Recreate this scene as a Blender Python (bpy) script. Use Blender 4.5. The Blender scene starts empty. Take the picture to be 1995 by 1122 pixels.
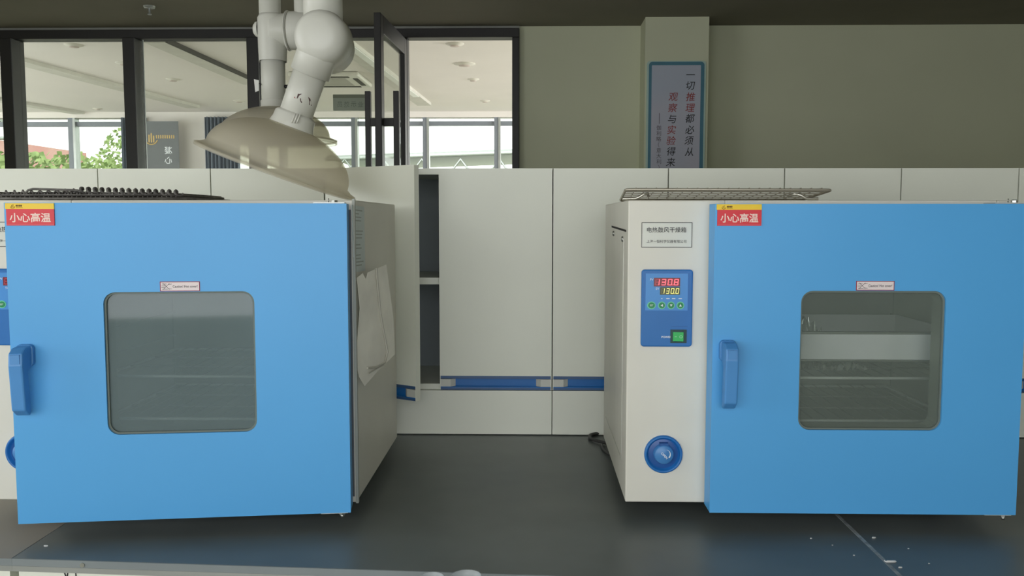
import bpy, math, random
from mathutils import Vector, Matrix
random.seed(7)
S = bpy.context.scene
COL = S.collection

# ------------------------------------------------------------------ camera
FPX, PITCH, YAW, ROLL = 1700.0, .0785, .0222, .0006
CAM = Vector((0, 0, 1.379))
_fw = Vector((-math.sin(YAW)*math.cos(PITCH), math.cos(YAW)*math.cos(PITCH), -math.sin(PITCH)))
_r0 = Vector((math.cos(YAW), math.sin(YAW), 0)); _u0 = _r0.cross(_fw)
_r = _r0*math.cos(ROLL)+_u0*math.sin(ROLL); _u = -_r0*math.sin(ROLL)+_u0*math.cos(ROLL)
cd = bpy.data.cameras.new('camera'); cd.sensor_width = 36; cd.sensor_fit = 'HORIZONTAL'
cd.lens = FPX*36/1995; cd.clip_start = .05; cd.clip_end = 200
co = bpy.data.objects.new('camera', cd); COL.objects.link(co)
co.matrix_world = Matrix(((_r.x, _u.x, -_fw.x, 0), (_r.y, _u.y, -_fw.y, 0), (_r.z, _u.z, -_fw.z, CAM.z), (0, 0, 0, 1)))
S.camera = co
# ------------------------------------------------------------------ sky, daylight, exposure
S.view_settings.view_transform = 'Standard'; S.view_settings.look = 'None'
S.view_settings.gamma = 1; S.view_settings.use_curve_mapping = False
S.view_settings.exposure = 0.0
w = bpy.data.worlds.new('overcast_sky'); S.world = w; w.use_nodes = True
bg = w.node_tree.nodes['Background']; bg.inputs[0].default_value = (.97, .985, 1, 1); bg.inputs[1].default_value = 4.0


def rect_light(name, loc, rot, sx, sy, power=0., col=(.97, .98, 1)):
    # power 0: a portal that only guides sky light through its window opening
    l = bpy.data.lights.new(name, 'AREA'); l.shape = 'RECTANGLE'; l.size = sx; l.size_y = sy
    l.energy = power; l.color = col
    if not power:
        l.energy = 1; l.cycles.is_portal = True
    o = bpy.data.objects.new(name, l); o.location = loc; o.rotation_euler = rot; COL.objects.link(o)
    return o


# daylight through the windows of the near room (left wall and the wall behind the camera) and the far room's end; far side openings and fill lamps are added
RD = math.radians
rect_light('portal_left', (-4.29, .55, 1.71), (0, RD(-90), 0), 1.82, 3.0)
rect_light('portal_back', (-.75, -1.79, 1.65), (RD(90), 0, 0), 3.9, 1.6)
rect_light('portal_far_left', (-8.45, 8.7, 1.75), (0, RD(-90), 0), 1.9, 4.4)  # portal at an unseen side opening, added for the far room's light
rect_light('portal_far_right', (4.95, 8.7, 1.75), (0, RD(90), 0), 1.9, 4.4)
rect_light('portal_far_end_left', (-6.67, 11.84, 1.81), (RD(-90), 0, 0), 2.46, 1.82)
rect_light('portal_far_end', (-.46, 11.84, 1.81), (RD(-90), 0, 0), 7.3, 1.82)
rect_light('fill_far_left', (-8.4, 8.7, 1.75), (0, RD(-90), 0), 1.8, 4.3, 55)  # added fill lamp, brightens the far room beyond its sky light
rect_light('fill_far_right', (4.9, 8.7, 1.75), (0, RD(90), 0), 1.8, 4.3, 215)  # stronger added fill from the unseen right side


def at(px, py, Y):
    d = _fw+_r*((px-997.5)/FPX)+_u*((561-py)/FPX)
    return CAM+d*(Y/d.y)


def atz(px, py, z):
    d = _fw+_r*((px-997.5)/FPX)+_u*((561-py)/FPX)
    return CAM+d*((z-CAM.z)/d.z)


# ------------------------------------------------------------------ materials
def lin(c):
    return tuple((x/255/12.92 if x/255 <= .04045 else ((x/255+.055)/1.055)**2.4) for x in c)


MATS = {}


def mat(name, rgb, rough=.5, metal=0., spec=.5, var=.04, scale=8., bump=0., emit=None, emit_s=0., alpha=1., trans=0., coat=0., rgb2=None, detail=3):
    if name in MATS:
        return MATS[name]
    m = bpy.data.materials.new(name); m.use_nodes = True
    nt = m.node_tree; b = nt.nodes['Principled BSDF']
    c = lin(rgb)
    tc = nt.nodes.new('ShaderNodeTexCoord'); nz = nt.nodes.new('ShaderNodeTexNoise')
    nz.inputs['Scale'].default_value = scale; nz.inputs['Detail'].default_value = detail
    nt.links.new(tc.outputs['Object'], nz.inputs['Vector'])
    rp = nt.nodes.new('ShaderNodeValToRGB')
    rp.color_ramp.elements[0].position = .35; rp.color_ramp.elements[1].position = .65
    c2 = lin(rgb2) if rgb2 else tuple(min(1, x*(1+var)) for x in c)
    c1 = c if rgb2 else tuple(x*(1-var) for x in c)
    rp.color_ramp.elements[0].color = (*c1, 1); rp.color_ramp.elements[1].color = (*c2, 1)
    nt.links.new(nz.outputs['Fac'], rp.inputs['Fac']); nt.links.new(rp.outputs['Color'], b.inputs['Base Color'])
    b.inputs['Roughness'].default_value = rough; b.inputs['Metallic'].default_value = metal
    b.inputs['Specular IOR Level'].default_value = spec
    b.inputs['Alpha'].default_value = alpha; b.inputs['Transmission Weight'].default_value = trans
    b.inputs['Coat Weight'].default_value = coat
    if bump:
        bp = nt.nodes.new('ShaderNodeBump'); bp.inputs['Strength'].default_value = bump; bp.inputs['Distance'].default_value = .002
        nt.links.new(nz.outputs['Fac'], bp.inputs['Height']); nt.links.new(bp.outputs['Normal'], b.inputs['Normal'])
    if emit:
        b.inputs['Emission Color'].default_value = (*lin(emit), 1); b.inputs['Emission Strength'].default_value = emit_s
    MATS[name] = m
    return m


CREAM = mat('cream_enamel', (226, 224, 212), .45, var=.02)
GREYSIDE = CREAM
BLUE = mat('blue_enamel', (86, 173, 236), .42, var=.03, scale=2)
BLUEDARK = mat('blue_plastic', (78, 145, 208), .38)
PANELBLUE = mat('panel_blue', (34, 112, 184), .4)
DISPBLUE = mat('display_blue', (70, 146, 216), .35)
DIALDEEP = mat('dial_deep_blue', (40, 92, 160), .35)
STEEL = mat('stainless_steel', (176, 178, 172), .32, metal=.9, var=.05)
LINER = mat('chamber_steel', (150, 154, 148), .38, metal=.55, var=.05)
TRAYM = mat('bright_tray_steel', (250, 252, 248), .3, metal=.0, var=.12, scale=6)
WIRE = mat('wire_steel', (186, 180, 164), .35, metal=.6)
BLACKWIRE = mat('blackened_wire', (98, 95, 90), .55, var=.3, scale=60)
BLACK = mat('black_plastic', (26, 26, 28), .5)
INK = mat('black_ink', (32, 32, 34), .6)
REDPLATE = mat('red_plate', (222, 36, 52), .4, var=.03)
YELLOWPLATE = mat('yellow_plate', (246, 208, 30), .4)
SIGNTEXT = mat('sign_white', (255, 226, 214), .5)
LABELWHITE = mat('label_white', (240, 228, 228), .5)
LABELRED = mat('label_border', (150, 50, 72), .5)
PAPER = mat('white_paper', (222, 232, 230), .75, var=.03)
PLASTICPAPER = mat('pale_plastic_film', (240, 238, 226), .3, var=.08, scale=12)
CABWHITE = mat('cabinet_white', (232, 235, 222), .42, var=.02, scale=3)
CABIN = mat('cabinet_inside', (150, 160, 164), .5, var=.03)
HANDLEBLUE = mat('handle_blue', (20, 106, 180), .3)
CAPWHITE = mat('handle_cap', (206, 208, 200), .4)
GAP = mat('dark_gap', (40, 40, 38), .8)
TOP = mat('black_worktop', (104, 110, 108), .38, var=.10, scale=5, bump=.02)
TOPREFLECT = mat('brown_reflection_worktop', (140, 134, 124), .4, var=.08, scale=4)  # brown reflection painted into the left worktop's colour
EDGEGREY = mat('worktop_edge', (128, 136, 138), .5)
ALU = mat('aluminium', (176, 180, 178), .35, metal=.6)
SEAM = mat('dusty_joint', (150, 156, 156), .8, var=.3, scale=60)
WALLM = mat('wall_paint', (208, 211, 184), .8, var=.02, scale=2)
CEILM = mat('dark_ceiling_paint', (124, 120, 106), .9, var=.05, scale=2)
FARWALL = mat('far_wall_paint', (230, 225, 219), .8, var=.015, scale=2)
FLOORM = mat('floor_tile', (168, 164, 152), .4, var=.04)
FRAMEM = mat('window_frame_dark', (40, 39, 38), .45)
FRAMEGREY = mat('window_frame_grey', (128, 134, 142), .5)
PVC = mat('arm_plastic', (214, 214, 204), .4, var=.02)
CURTAIN = mat('curtain_cloth', (132, 142, 156), .85, var=.1, scale=30)
BANNER = mat('banner_dark', (112, 116, 118), .7)
GOLD = mat('gold_print', (206, 176, 112), .5)
POSTER = mat('poster_paper', (176, 184, 200), .5, rgb2=(192, 188, 200), scale=1.5)
TEAL = mat('poster_border', (70, 122, 142), .5)
POSTEDGE = mat('poster_edge', (180, 206, 196), .5)
INKRED = mat('poster_red_ink', (150, 56, 52), .6)
GREEN = mat('button_green', (26, 140, 84), .4)
PALEGREEN = mat('button_ring', (112, 214, 170), .4)
SWITCHGREEN = mat('switch_green', (24, 150, 70), .25, emit=(20, 170, 80), emit_s=.25)
LEDRED = mat('led_red', (255, 120, 130), .4, emit=(255, 90, 105), emit_s=1.0)
LEDREDBG = mat('led_red_window', (120, 26, 40), .3)
LEDREDOFF = mat('led_red_dim', (176, 60, 76), .3, emit=(190, 40, 60), emit_s=.15)
LEDYEL = mat('led_yellow', (232, 226, 140), .4, emit=(228, 220, 120), emit_s=.7)
LEDYELBG = mat('led_yellow_window', (66, 74, 36), .3)
LEDYELOFF = mat('led_yellow_dim', (120, 122, 60), .3)
WHITE = mat('white_print', (235, 240, 245), .5)
FOIL = mat('foil', (214, 218, 210), .25, metal=.7, var=.2, scale=40)


def glass(name, col, alpha, rough=.03):
    return mat(name, col, rough, alpha=alpha, var=.02, spec=.5)


def hazed_pane(name, rgb, haze, tint=(.88, .92, .90), ior=1.45):
    # a pane of glass with dust and haze put into a film colour: clear glass mixed with a thin pale film, mirror reflection on top
    m = bpy.data.materials.new(name); m.use_nodes = True; nt = m.node_tree; nt.nodes.clear()
    out = nt.nodes.new('ShaderNodeOutputMaterial')
    tr = nt.nodes.new('ShaderNodeBsdfTransparent'); tr.inputs[0].default_value = (*tint, 1)
    df = nt.nodes.new('ShaderNodeBsdfDiffuse'); df.inputs[0].default_value = (*lin(rgb), 1)
    gl = nt.nodes.new('ShaderNodeBsdfGlossy'); gl.inputs['Roughness'].default_value = .04
    nz = nt.nodes.new('ShaderNodeTexNoise'); nz.inputs['Scale'].default_value = 9
    tc = nt.nodes.new('ShaderNodeTexCoord'); nt.links.new(tc.outputs['Object'], nz.inputs['Vector'])
    mp = nt.nodes.new('ShaderNodeMapRange'); mp.inputs['To Min'].default_value = haze*.8; mp.inputs['To Max'].default_value = haze*1.2
    nt.links.new(nz.outputs['Fac'], mp.inputs['Value'])
    a = nt.nodes.new('ShaderNodeMixShader'); nt.links.new(mp.outputs['Result'], a.inputs[0])
    nt.links.new(tr.outputs[0], a.inputs[1]); nt.links.new(df.outputs[0], a.inputs[2])
    fr = nt.nodes.new('ShaderNodeFresnel'); fr.inputs['IOR'].default_value = ior
    b = nt.nodes.new('ShaderNodeMixShader'); ge = nt.nodes.new('ShaderNodeNewGeometry'); fm = nt.nodes.new('ShaderNodeMath'); fm.operation = 'SUBTRACT'; fm.use_clamp = True
    nt.links.new(fr.outputs[0], fm.inputs[0]); nt.links.new(ge.outputs['Backfacing'], fm.inputs[1]); nt.links.new(fm.outputs[0], b.inputs[0])
    nt.links.new(a.outputs[0], b.inputs[1]); nt.links.new(gl.outputs[0], b.inputs[2])
    nt.links.new(b.outputs[0], out.inputs[0])
    return m


OVENGLASS = hazed_pane('dust_and_reflection_glass', (136, 154, 158), .42)  # film colour stands for dust plus the hazy reflection of the room
OVENGLASS2 = hazed_pane('hazed_oven_glass', (148, 160, 152), .22, (.95, .97, .96))  # pale film colour adds haze that lifts the dim chamber
PANE = hazed_pane('window_glass', (190, 200, 190), .02, (.83, .85, .82), 1.12)
DOORPANE = hazed_pane('door_glass', (190, 200, 190), .02, (.955, .96, .95), 1.2)


def hood_material():
    m = bpy.data.materials.new('translucent_hood_plastic'); m.use_nodes = True; nt = m.node_tree; nt.nodes.clear()
    out = nt.nodes.new('ShaderNodeOutputMaterial')
    tr = nt.nodes.new('ShaderNodeBsdfTransparent'); tr.inputs[0].default_value = (.95, .93, .86, 1)
    tl = nt.nodes.new('ShaderNodeBsdfTranslucent'); tl.inputs[0].default_value = (*lin((232, 227, 210)), 1)
    df = nt.nodes.new('ShaderNodeBsdfPrincipled'); df.inputs['Base Color'].default_value = (*lin((230, 226, 212)), 1)
    df.inputs['Roughness'].default_value = .4
    nz = nt.nodes.new('ShaderNodeTexNoise'); nz.inputs['Scale'].default_value = 6
    mp = nt.nodes.new('ShaderNodeMapRange'); mp.inputs['To Min'].default_value = .28; mp.inputs['To Max'].default_value = .38
    nt.links.new(nz.outputs['Fac'], mp.inputs['Value'])
    a = nt.nodes.new('ShaderNodeMixShader'); nt.links.new(mp.outputs['Result'], a.inputs[0])
    nt.links.new(df.outputs[0], a.inputs[1]); nt.links.new(tl.outputs[0], a.inputs[2])
    b = nt.nodes.new('ShaderNodeMixShader'); b.inputs[0].default_value = .52
    nt.links.new(a.outputs[0], b.inputs[1]); nt.links.new(tr.outputs[0], b.inputs[2])
    nt.links.new(b.outputs[0], out.inputs[0])
    return m


HOOD = hood_material()
CLEAR = mat('clear_plastic', (214, 222, 224), .12, alpha=.42, var=.02)


# ------------------------------------------------------------------ mesh builder
class MB:
    def __init__(self):
        self.v = []; self.f = []; self.mi = []; self.sm = []

    def add(self, vs, fs, m=0, smooth=False):
        o = len(self.v); self.v += [tuple(x) for x in vs]
        for f in fs:
            self.f.append([o+i for i in f]); self.mi.append(m); self.sm.append(smooth)
        return self

    def box(self, x0, x1, y0, y1, z0, z1, m=0):
        v = [(x, y, z) for z in (z0, z1) for y in (y0, y1) for x in (x0, x1)]
        return self.add(v, [(0, 2, 3, 1), (4, 5, 7, 6), (0, 1, 5, 4), (2, 6, 7, 3), (0, 4, 6, 2), (1, 3, 7, 5)], m)

    def quad(self, a, b, c, d, m=0):
        return self.add([a, b, c, d], [(0, 1, 2, 3)], m)

    def prism(self, pts, d, m=0):
        d = Vector(d); n = len(pts); p = [Vector(x) for x in pts]
        v = p+[x+d for x in p]
        fs = [tuple(range(n)), tuple(range(2*n-1, n-1, -1))]+[(i, i+n, (i+1) % n+n, (i+1) % n) for i in range(n)]
        return self.add(v, fs, m)

    def lathe(self, prof, org, ax, m=0, seg=40, smooth=True):
        # prof: (radius, height) along axis ax from org
        ax = Vector(ax).normalized(); t = Vector((1, 0, 0)) if abs(ax.x) < .9 else Vector((0, 1, 0))
        a = ax.cross(t).normalized(); b = ax.cross(a); org = Vector(org); v = []; n = len(prof)
        for r, h in prof:
            for k in range(seg):
                th = 2*math.pi*k/seg
                v.append(org+ax*h+(a*math.cos(th)+b*math.sin(th))*r)
        fs = [(i*seg+k, i*seg+(k+1) % seg, (i+1)*seg+(k+1) % seg, (i+1)*seg+k) for i in range(n-1) for k in range(seg)]
        self.add(v, fs, m, smooth)
        return self

    def cyl(self, p0, p1, r, m=0, seg=24, r1=None, cap=True, smooth=True):
        p0 = Vector(p0); p1 = Vector(p1); L = (p1-p0).length; r1 = r if r1 is None else r1
        self.lathe([(r, 0), (r1, L)], p0, p1-p0, m, seg, smooth)
        if cap:
            o = len(self.v)-2*seg
            self.f.append([o+k for k in range(seg)][::-1]); self.f.append([o+seg+k for k in range(seg)])
            self.mi += [m, m]; self.sm += [False, False]
        return self

    def tube(self, pts, r, m=0, seg=8, closed=False):
        p = [Vector(x) for x in pts]; n = len(p); up = None; v = []
        for i in range(n):
            if closed:
                t = (p[(i+1) % n]-p[i-1]).normalized()
            else:
                t = (p[min(i+1, n-1)]-p[max(i-1, 0)]).normalized()
            if up is None:
                q = Vector((0, 0, 1)) if abs(t.z) < .9 else Vector((1, 0, 0))
                up = (q-t*q.dot(t)).normalized()
            else:
                up = (up-t*up.dot(t)).normalized()
            s = t.cross(up)
            for k in range(seg):
                th = 2*math.pi*k/seg
                v.append(p[i]+(up*math.cos(th)+s*math.sin(th))*r)
        m_ = n if closed else n-1
        fs = [(i*seg+k, i*seg+(k+1) % seg, ((i+1) % n)*seg+(k+1) % seg, ((i+1) % n)*seg+k) for i in range(m_) for k in range(seg)]
        self.add(v, fs, m, True)
        if not closed:
            self.add(v[:seg], [tuple(range(seg))[::-1]], m); self.add(v[-seg:], [tuple(range(seg))], m)
        return self

    def text(self, s, org, xd, yd, size, m=0, bold=0., shear=0., sx=1., center=True):
        cu = bpy.data.curves.new('t', 'FONT'); cu.body = s; cu.size = 1; cu.offset = bold; cu.shear = shear; cu.resolution_u = 3
        ob = bpy.data.objects.new('t', cu); COL.objects.link(ob)
        dg = bpy.context.evaluated_depsgraph_get()
        me = bpy.data.meshes.new_from_object(ob.evaluated_get(dg))
        bpy.data.objects.remove(ob); bpy.data.curves.remove(cu)
        if len(me.vertices):
            xs = [q.co.x for q in me.vertices]; ys = [q.co.y for q in me.vertices]
            cx = (min(xs)+max(xs))/2 if center else min(xs); cy = (min(ys)+max(ys))/2 if center else 0
            xd = Vector(xd); yd = Vector(yd); org = Vector(org)
            self.add([org+xd*((q.co.x-cx)*size*sx)+yd*((q.co.y-cy)*size) for q in me.vertices], [tuple(p.vertices) for p in me.polygons], m)
        bpy.data.meshes.remove(me)
        return self

    def build(self, name, mats, parent=None, loc=None, bevel=0., segs=2, rot=None):
        me = bpy.data.meshes.new(name); me.from_pydata([tuple(x) for x in self.v], [], self.f)
        mats = mats if isinstance(mats, (list, tuple)) else [mats]
        for x in mats:
            me.materials.append(x)
        me.polygons.foreach_set('material_index', self.mi); me.polygons.foreach_set('use_smooth', self.sm)
        me.validate(); me.update()
        o = bpy.data.objects.new(name, me); COL.objects.link(o)
        if parent:
            o.parent = parent
        if loc is not None:
            o.location = loc
        if rot:
            o.rotation_euler = rot
        if bevel:
            b = o.modifiers.new('bevel', 'BEVEL'); b.width = bevel; b.segments = segs; b.limit_method = 'ANGLE'; b.angle_limit = .6
        return o


def tag(o, label=None, cat=None, group=None, kind=None):
    for k, x in (('label', label), ('category', cat), ('group', group), ('kind', kind)):
        if x:
            o[k] = x
    return o


def thing(name, label, cat, loc=(0, 0, 0), group=None, rz=0):
    o = bpy.data.objects.new(name, None); COL.objects.link(o); o.location = loc; o.rotation_euler = (0, 0, rz)
    o.empty_display_size = .05
    return tag(o, label, cat, group)


def struct(o):
    o['kind'] = 'structure'
    return o


def kids(o):
    return [c for c in bpy.data.objects if c.parent == o]


def copy_tree(o, parent=None):
    c = o.copy(); COL.objects.link(c)
    if parent:
        c.parent = parent
    for ch in kids(o):
        copy_tree(ch, c)
    return c


def rounded(x0, x1, z0, z1, r, n=6):
    pts = []
    for cx, cz, a0 in ((x1-r, z1-r, 0), (x0+r, z1-r, 90), (x0+r, z0+r, 180), (x1-r, z0+r, 270)):
        for k in range(n+1):
            a = math.radians(a0+90*k/n); pts.append((cx+r*math.cos(a), cz+r*math.sin(a)))
    return pts


def rplate(mb, x0, x1, z0, z1, y0, y1, r, m=0, n=6):
    mb.prism([(x, y0, z) for x, z in rounded(x0, x1, z0, z1, r, n)], (0, y1-y0, 0), m)
    return mb


def plate_hole(mb, X0, X1, Z0, Z1, x0, x1, z0, z1, r, y0, y1, m=0, n=6):
    # rectangular slab y0 (front) to y1 with a rounded rectangular opening
    inner = rounded(x0, x1, z0, z1, r, n); N = len(inner); q = n+1
    outer = []
    for i, (x, z) in enumerate(inner):
        c = i//q
        k = i % q
        if c == 0: p = (X1, z1) if k == 0 else (x1, Z1) if k == n else (X1, Z1)
        elif c == 1: p = (x0, Z1) if k == 0 else (X0, z1) if k == n else (X0, Z1)
        elif c == 2: p = (X0, z0) if k == 0 else (x0, Z0) if k == n else (X0, Z0)
        else: p = (x1, Z0) if k == 0 else (X1, z0) if k == n else (X1, Z0)
        if 0 < k < n: p = (X1 if c in (0, 3) else X0, Z1 if c in (0, 1) else Z0)
        outer.append(p)
    # k==0 and k==n edges to the corner need the corner itself: middle samples share it
    for y, flip in ((y0, False), (y1, True)):
        v = [(x, y, z) for x, z in inner]+[(x, y, z) for x, z in outer]
        fs = []
        for i in range(N):
            j = (i+1) % N
            f = [i, j, N+j, N+i]
            if outer[i] == outer[j]: f = [i, j, N+i]
            fs.append(tuple(f[::-1] if flip else f))
        mb.add(v, fs, m)
    mb.add([(x, y0, z) for x, z in inner]+[(x, y1, z) for x, z in inner], [(i, i+N, (i+1) % N+N, (i+1) % N) for i in range(N)], m)
    c = [(X0, Z0), (X1, Z0), (X1, Z1), (X0, Z1)]
    mb.add([(x, y0, z) for x, z in c]+[(x, y1, z) for x, z in c], [(i, (i+1) % 4, (i+1) % 4+4, i+4) for i in range(4)], m)
    return mb


XD, ZD = (1, 0, 0), (0, 0, 1)

# ================================================================== near room
BT = .80           # bench top
struct(MB().box(-4.6, 4.6, -1.9, 5.8, -.1, 0).build('floor', FLOORM))
struct(MB().box(-4.6, 4.6, -1.9, 5.8, 2.632, 2.75).build('ceiling', CEILM))
struct(MB().box(4.5, 4.6, -1.7, 5.8, 0, 2.632).build('wall_right', WALLM))
m = MB(); m.box(-4.3, -4.2, -1.7, -.95, 0, 2.632); m.box(-4.3, -4.2, 2.05, 5.8, 0, 2.632)
m.box(-4.3, -4.2, -.95, 2.05, 0, .8); m.box(-4.3, -4.2, -.95, 2.05, 2.62, 2.632)
struct(m.build('wall_left', WALLM))
m = MB(); m.box(-4.3, -2.7, -1.8, -1.7, 0, 2.632); m.box(1.2, 4.6, -1.8, -1.7, 0, 2.632)
m.box(-2.7, 1.2, -1.8, -1.7, 0, .85); m.box(-2.7, 1.2, -1.8, -1.7, 2.45, 2.632)
struct(m.build('wall_behind', WALLM))
# back wall with the glazed partition: solid right of x=-.08
m = MB(); m.box(-.081, 4.6, 5.8, 5.92, 0, 2.85); m.box(-4.6, -.081, 5.8, 5.92, 2.622, 2.85); m.box(-4.6, -4.15, 5.8, 5.92, 0, 2.622)
m.box(.706, 1.0995, 5.55, 5.8, 0, 2.632)
struct(m.build('wall_back', WALLM))
struct(MB().box(-4.15, -.081, 5.785, 5.80, 2.614, 2.632).build('trim_1', mat('trim_grey', (150, 152, 146), .6)))

# glazed partition
wx = [-4.15, -3.424, -2.615, -1.803]
HB = 2.556
fr = MB(); fr.box(-4.15, -.081, 5.76, 5.87, HB, 2.614)
for x in wx[1:]:
    fr.box(x-.048, x+.030, 5.72, 5.87, 0, HB)
fr.box(-.128, -.081, 5.76, 5.87, 0, HB)
fr.box(-.86, -.812, 5.78, 5.87, 0, HB)
fr.box(-4.15, -1.8, 5.78, 5.86, 0, .08)
wo = struct(fr.build('window_1', FRAMEM, bevel=.004))
for a, b in ((-4.15, -3.472), (-3.394, -2.663), (-2.585, -1.851), (-1.773, -.86)):
    MB().box(a, b, 5.815, 5.821, .0, HB).build('pane', PANE, wo)
ln = MB()
ln.box(-2.567, -2.56, 5.80, 5.81, 0, HB); ln.build('glazing_bead', ALU, wo)

# open glass door, seen almost along its leaf
do = struct(MB().box(0, .001, 0, .001, 0, .001).build('door_1', FRAMEM))
dh0 = Vector((-.835, 5.78, 0)); dh1 = Vector((-.875, 5.02, 0)); dd = (dh1-dh0); L = dd.length; ang = math.atan2(dd.y, dd.x)
dm = MB()
for a, b, z0, z1 in ((0, .075, .01, 2.545), (L-.075, L, .01, 2.545), (.075, L-.075, 2.44, 2.545), (.075, L-.075, .01, .14)):
    dm.box(a, b, -.02, .02, z0, z1)
bpy.data.objects.remove(do)
do = struct(dm.build('door_1', FRAMEM, loc=dh0, rot=(0, 0, ang), bevel=.003))
MB().box(.075, L-.075, -.004, .004, .14, 2.44).build('pane', DOORPANE, do)
hm = MB(); 
for s in (-.074, .092):
    hm.box(L-.085, L-.05, s-.016, s+.016, 1.15, 2.115)
hm.box(L-.083, L-.052, -.074, .092, 1.915, 1.96); hm.box(L-.083, L-.052, -.074, .092, 1.30, 1.345)
hm.build('door_handle', FRAMEM, do, bevel=.003)

# sign stuck on the partition pane, seen from behind
sg = thing('door_sign', 'small grey sign on the glass beside the open door, writing seen from behind', 'sign', at(683, 200, 5.83))
c = sg.location
MB().box(-.115, .115, -.007, -.006, .030, .053).build('top_band', mat('sign_grey_dark', (190, 190, 178), .6), sg)
m = MB(); m.box(-.115, .115, -.006, .006, -.053, .053)
for i, ch in enumerate('员范示业'):
    m.text(ch, (-.07+i*.046, -.0075, -.012), (-1, 0, 0), ZD, .04, 1)
m.build('sign_board', [mat('sign_grey', (236, 238, 230), .6), mat('sign_faint_ink', (176, 180, 172), .7)], sg)

# wall poster on the column
pc = thing('wall_poster', 'tall poster of brush lettering with a teal border on the pillar', 'poster', (.9, 5.545, 1.3))
X0, X1, Z1, Z0 = .7287-.9, 1.0727-.9, 2.3564-1.3, .1
m = MB(); rplate(m, X0-.012, X1+.010, Z0-.01, Z1+.006, -.004, .005, .02); m.build('backing', POSTEDGE, pc)
m = MB(); rplate(m, X0, X1, Z0, Z1, -.006, -.004, .022); m.build('border', TEAL, pc)
m = MB(); rplate(m, X0+.018, X1-.022, Z0+.02, Z1-.022, -.0075, -.006, .004); 

def pt(px, py):
    p = at(px, py, 5.545); return (p.x-.9, -.0085, p.z-1.3)


for ch, px, py, mi in (('一', 1345, 146, 0), ('切', 1345, 167, 0), ('推', 1345, 189, 1), ('理', 1344, 210, 1), ('都', 1344, 231, 0), ('必', 1343, 253, 0), ('须', 1342, 274, 0), ('从', 1342, 296, 0),
                       ('观', 1311, 189, 1), ('察', 1310, 210, 1), ('与', 1309, 232, 0), ('实', 1308, 253, 1), ('验', 1307, 274, 1), ('得', 1307, 295, 0), ('来', 1306, 316, 0), ('。', 1306, 336, 0)):
    m.text(ch, pt(px, py), XD, ZD, .058, mi+1, bold=.004, shear=.15)
for i, ch in enumerate('伽利略（意大利）'):
    m.text(ch, pt(1283, 249+i*11), XD, ZD, .032, 3)
p = pt(1284, 231); m.box(p[0]-.0015, p[0]+.0015, p[2] and -.0088, -.0084, p[2]-.033, p[2]+.033, 3)
m.build('paper', [POSTER, INK, INKRED, mat('poster_grey_ink', (92, 84, 92), .6)], pc)

# ================================================================== far room
struct(MB().box(-8.6, 5.1, 5.92, 11.9, -.1, 0).build('floor_far', FLOORM))
struct(MB().box(-8.6, 5.1, 5.92, 11.9, 2.80, 2.9).build('ceiling_far', FARWALL))
FY = 11.65
m = MB()
hd = 2.725
m.box(-8.6, 5.1, FY, FY+.2, hd, 2.8); m.box(-8.6, 5.1, FY, FY+.2, 0, .9)
m.box(-8.6, -7.9, FY, FY+.2, .9, hd); m.box(-5.44, -4.12, FY, FY+.2, .9, hd); m.box(3.2, 5.1, FY, FY+.2, .9, hd)
struct(m.build('wall_far', FARWALL))
m = MB(); m.box(-8.6, -8.5, 5.92, 11.65, 0, .8); m.box(-8.6, -8.5, 5.92, 11.65, 2.7, 2.8); m.box(-8.6, -8.5, 5.92, 6.5, .8, 2.7); m.box(-8.6, -8.5, 10.9, 11.65, .8, 2.7)  # unseen side opening added to let light into the far room
struct(m.build('wall_far_left', FARWALL))
m = MB(); m.box(5.0, 5.1, 5.92, 11.65, 0, .8); m.box(5.0, 5.1, 5.92, 11.65, 2.7, 2.8); m.box(5.0, 5.1, 5.92, 6.5, .8, 2.7); m.box(5.0, 5.1, 10.9, 11.65, .8, 2.7)  # matching opening on the right, also added for light
struct(m.build('wall_far_right', FARWALL))


def farwin(n, x0, x1, mull):
    f = MB(); f.box(x0, x1, FY+.05, FY+.13, 2.62, 2.678); f.box(x0, x0+.04, FY+.05, FY+.13, .9, hd); f.box(x1-.04, x1, FY+.05, FY+.13, .9, hd)
    f.box(x0, x1, FY+.05, FY+.13, .9, .95)
    for x, wd in mull:
        f.box(x-wd/2, x+wd/2, FY+.02, FY+.13, .9, hd)
    o = struct(f.build('window_%d' % n, FRAMEGREY))
    for x, wd in mull:
        MB().box(x+wd/2, x+wd/2+.03, FY+.01, FY+.13, .9, hd).build('mullion_face', ALU, o)
    MB().box(x0, x1, FY+.085, FY+.091, .95, hd).build('pane', PANE, o)
    return o


X = lambda px, py=260, Y=FY+.05: at(px, py, Y).x
farwin(2, -7.9, -5.44, [(X(140), .07)])
farwin(3, -4.12, 3.2, [(X(689), .055), (X(828), .055), (X(967), .055), (X(548), .055), (.58, .055), (1.53, .055)])


def curtain(label, px0, px1, Y):
    a, b = at(px0, 260, Y).x, at(px1, 260, Y).x; n = 60
    o = MB(); v = []
    for k in range(n+1):
        x = a+(b-a)*k/n; y = .035*math.sin(k*.95)+.012*math.sin(k*2.3)
        for z in (.004, 2.72):
            v.append((x, Y+y+(.01 if z > 1 else 0), z))
    o.add(v, [(2*k, 2*k+2, 2*k+3, 2*k+1) for k in range(n)], 0, True)
    ob = o.build('curtain', CURTAIN); s = ob.modifiers.new('thick', 'SOLIDIFY'); s.thickness = .004
    tag(ob, label, 'curtain', 'curtains at the far windows')


curtain('grey blue curtain at the far window left of the dark banner', 236, 285, 11.575)
curtain('grey blue curtain behind the raised left rim of the front fume hood', 399, 466, 11.52)

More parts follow.
